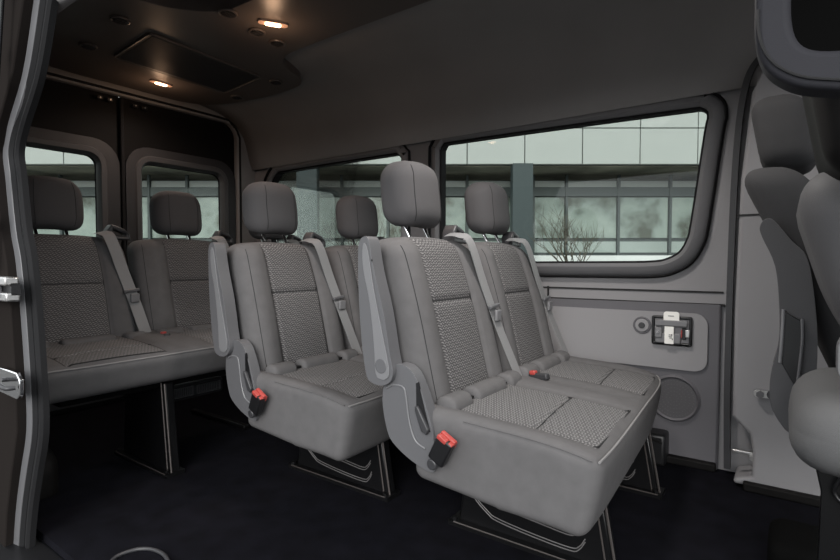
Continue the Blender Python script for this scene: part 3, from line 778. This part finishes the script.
box('rail_lower', (-.10, .002, -.018), (.30, .03, .022), M['steel'], tr, .004)
box('rail_groove', (-.10, .008, .002), (.30, .02, .03), M['black'], tr)
for q in (-.02, -.12): box('roller_clip', (q, -.012, .002), (.014, .02, .05), M['plastic'], tr, .003)
st = empty('door_striker', (-1.60, .445, .46), 'silver striker plate with a wire loop on the black body, left edge', 'striker')
plate('striker_plate', [(-.10, -.018), (-.075, -.032), (.05, -.032), (.072, -.018), (.072, .020), (.05, .034), (-.075, .034), (-.10, .02)], [], XZ(-.008), .01, M['chrome'], st, bev=.002)
tube('striker_loop', [(-.07, -.012, .0), (-.06, -.03, .0), (0, -.034, .006), (.05, -.03, 0), (.06, -.012, 0)], .006, M['plastic_d'], st)
# door edge strip with holes, upper left
de = empty('door_edge_strip', (-1.62, .43, 1.2), 'glossy black hinge strip with raised clips at the top left edge', 'strip')
tube('edge_bar', [(.10, 0, .30), (.03, 0, .05), (-.04, 0, -.2), (-.08, 0, -.45)], .005, M['black'], de)
for k in range(5): box('clip', (.085-k*.04, -.012, .24-k*.14), (.02, .02, .035), M['black'], de, .005)

# ------------------------------------------------------------------ outside: building facing the vehicle, ground
bo = empty('office_building', (0, 0, 0), 'pale clad office building with glazed ground floor seen through the windows', 'building', rz=YAW)
D = 9.0
def q2(px, py):
    """facade point seen at a photo pixel: (u along facade, z)"""
    t = D*1.0/(math.cos(PT)-0*1) ; b = (280-py)/F_; a = (px-420)/F_
    # forward component in plan
    fz = math.sin(PT)+b*math.cos(PT); fw = math.cos(PT)-b*math.sin(PT)
    return (a/fw*D, H+fz/fw*D)
def U(px): return q2(px, 200)[0]
def Zf(py): return q2(420, py)[1]
def fbox(name, u0, u1, z0, z1, d0, d1, mat, bev=0.0, par=bo):
    return box(name, ((u0+u1)/2, (d0+d1)/2, (z0+z1)/2), (u1-u0, d1-d0, z1-z0), mat, par, bev)
zb = Zf(164.5); zt = Zf(128)
step = U(582)-U(524.5)
u = U(524.5)-step*12
fbox('wall_core', U(-330), U(900), zb, zt+(zt-zb), D+.12, D+.6, M['bframe'])
for i in range(19):
    for j, (a, b) in enumerate(((zb, zt), (zt, zt+(zt-zb)))):
        fbox('cladding_panel', u+i*step+.008, u+(i+1)*step-.008, a+.008, b-.008, D, D+.12, M['facade'], .006)
fbox('soffit', U(-330), U(900), zb-.02, zb+.02, D+.12, D+1.6, M['bdark'])
fbox('soffit_band', U(-330), U(900), Zf(181), zb, D+1.55, D+1.6, M['bdark'])
# glazing set back 1.0
Dg = 10.0; kk = Dg/D
def fy(py): return H+(Zf(py)-H)*kk
def fu(px): return U(px)*kk
fbox('glazing_back', fu(-330), fu(900), fy(262)-.3, fy(180), Dg+.05, Dg+.1, M['bframe'])
muls = [(-2.6+0)*0+x for x in (-250, -200, -140, -90, -45, 10, 62, 105, 150, 188, 228, 268, 300, 342, 388, 430, 467, 512, 533, 566, 618, 669.5, 706, 757, 810, 860)]
for i in range(len(muls)-1):
    a, b = fu(muls[i]+1.6), fu(muls[i+1]-1.6)
    fbox('top_light', a, b, fy(187), fy(181), Dg+.0, Dg+.03, M['facade'])
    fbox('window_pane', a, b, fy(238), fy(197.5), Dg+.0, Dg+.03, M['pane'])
    fbox('low_pane', a, b, fy(252.5), fy(241.5), Dg+.0, Dg+.03, M['pane_low'])
    fbox('mullion', fu(muls[i]-1.2), fu(muls[i]+1.2), fy(256), fy(166), Dg-.06, Dg+.0, M['bframe'])
fbox('transom', fu(-330), fu(900), fy(196.5), fy(187.5), Dg-.04, Dg, M['bframe'])
fbox('transom', fu(-330), fu(900), fy(175), fy(173.5), Dg-.04, Dg, M['bframe'])
for px0, px1 in ((512.5, 532.5), (297, 317), (-130, -110), (735, 757)):
    fbox('column', U(px0)*.99, U(px1)*.99, -.6, zb, D-.12, D+.12, M['teal'])
fbox('plinth', fu(-330), fu(900), -.6, fy(255.5), Dg-.1, Dg+.1, M['snow'])
snow = box('ground', (0, 8, -.64), (80, 70, .08), M['asphalt']); structure(snow)

# tree meshes standing in for reflections in the facade glass
def tree(name, px, base, h, label):
    uu = U(px)*.8; root = Vector((uu*math.cos(YAW)-D*.8*math.sin(YAW), uu*math.sin(YAW)+D*.8*math.cos(YAW), base))
    bm = bmesh.new()
    def br(p, d, l, r, lv):
        e = p+d*l; add_cyl(bm, p, e, r, r*.65, 6)
        if lv == 0: return
        for k in range(3 if lv > 2 else 2+(random.random() < .5)):
            ax = Vector((random.uniform(-1, 1), random.uniform(-.6, .6), random.uniform(.15, 1))).normalized()
            br(p+d*l*random.uniform(.55, 1), (d*.75+ax*.75).normalized(), l*random.uniform(.62, .8), r*.6, lv-1)
    br(Vector((0, 0, 0)), Vector((0, 0, 1)), h*.34, h*.009, 5)
    o = from_bm(name, bm, M['bark'], None, True); o.location = root
    tag(o, label, 'tree'); return o
tree('tree_reflection', 597, -.6, 2.95, 'bare tree standing in for a reflection in the building glass, seen through the middle of the largest side window')
tree('tree_reflection', 372, -.6, 2.6, 'bare tree standing in for a reflection in the building glass, seen between the headrests of the front two rows')

# ------------------------------------------------------------------ light
w = bpy.data.worlds.new('sky'); bpy.context.scene.world = w; w.use_nodes = True
bgn = w.node_tree.nodes['Background']; bgn.inputs[0].default_value = (.93, .97, 1.0, 1); bgn.inputs[1].default_value = 1.0
sun = bpy.data.lights.new('sun', 'SUN'); sun.energy = 1.6; sun.angle = math.radians(38); sun.color = (1, .98, .95)
so = bpy.data.objects.new('sun', sun); C.objects.link(so)
dirv = Vector((-.38, .78, -.36)); so.rotation_euler = dirv.to_track_quat('-Z', 'Y').to_euler()
so['kind'] = 'structure'

# ------------------------------------------------------------------ camera
cam = bpy.data.cameras.new('camera'); co = bpy.data.objects.new('camera', cam); C.objects.link(co)
co.location = (0, 0, H); co.rotation_euler = (math.radians(90-2), 0, YAW); cam.sensor_width = 36; cam.lens = F_/840*36
cam.clip_start = .02
bpy.context.scene.camera = co
vs = bpy.context.scene.view_settings; vs.view_transform = 'Standard'; vs.look = 'None'; vs.gamma = 1; vs.use_curve_mapping = False; vs.exposure = 0.85
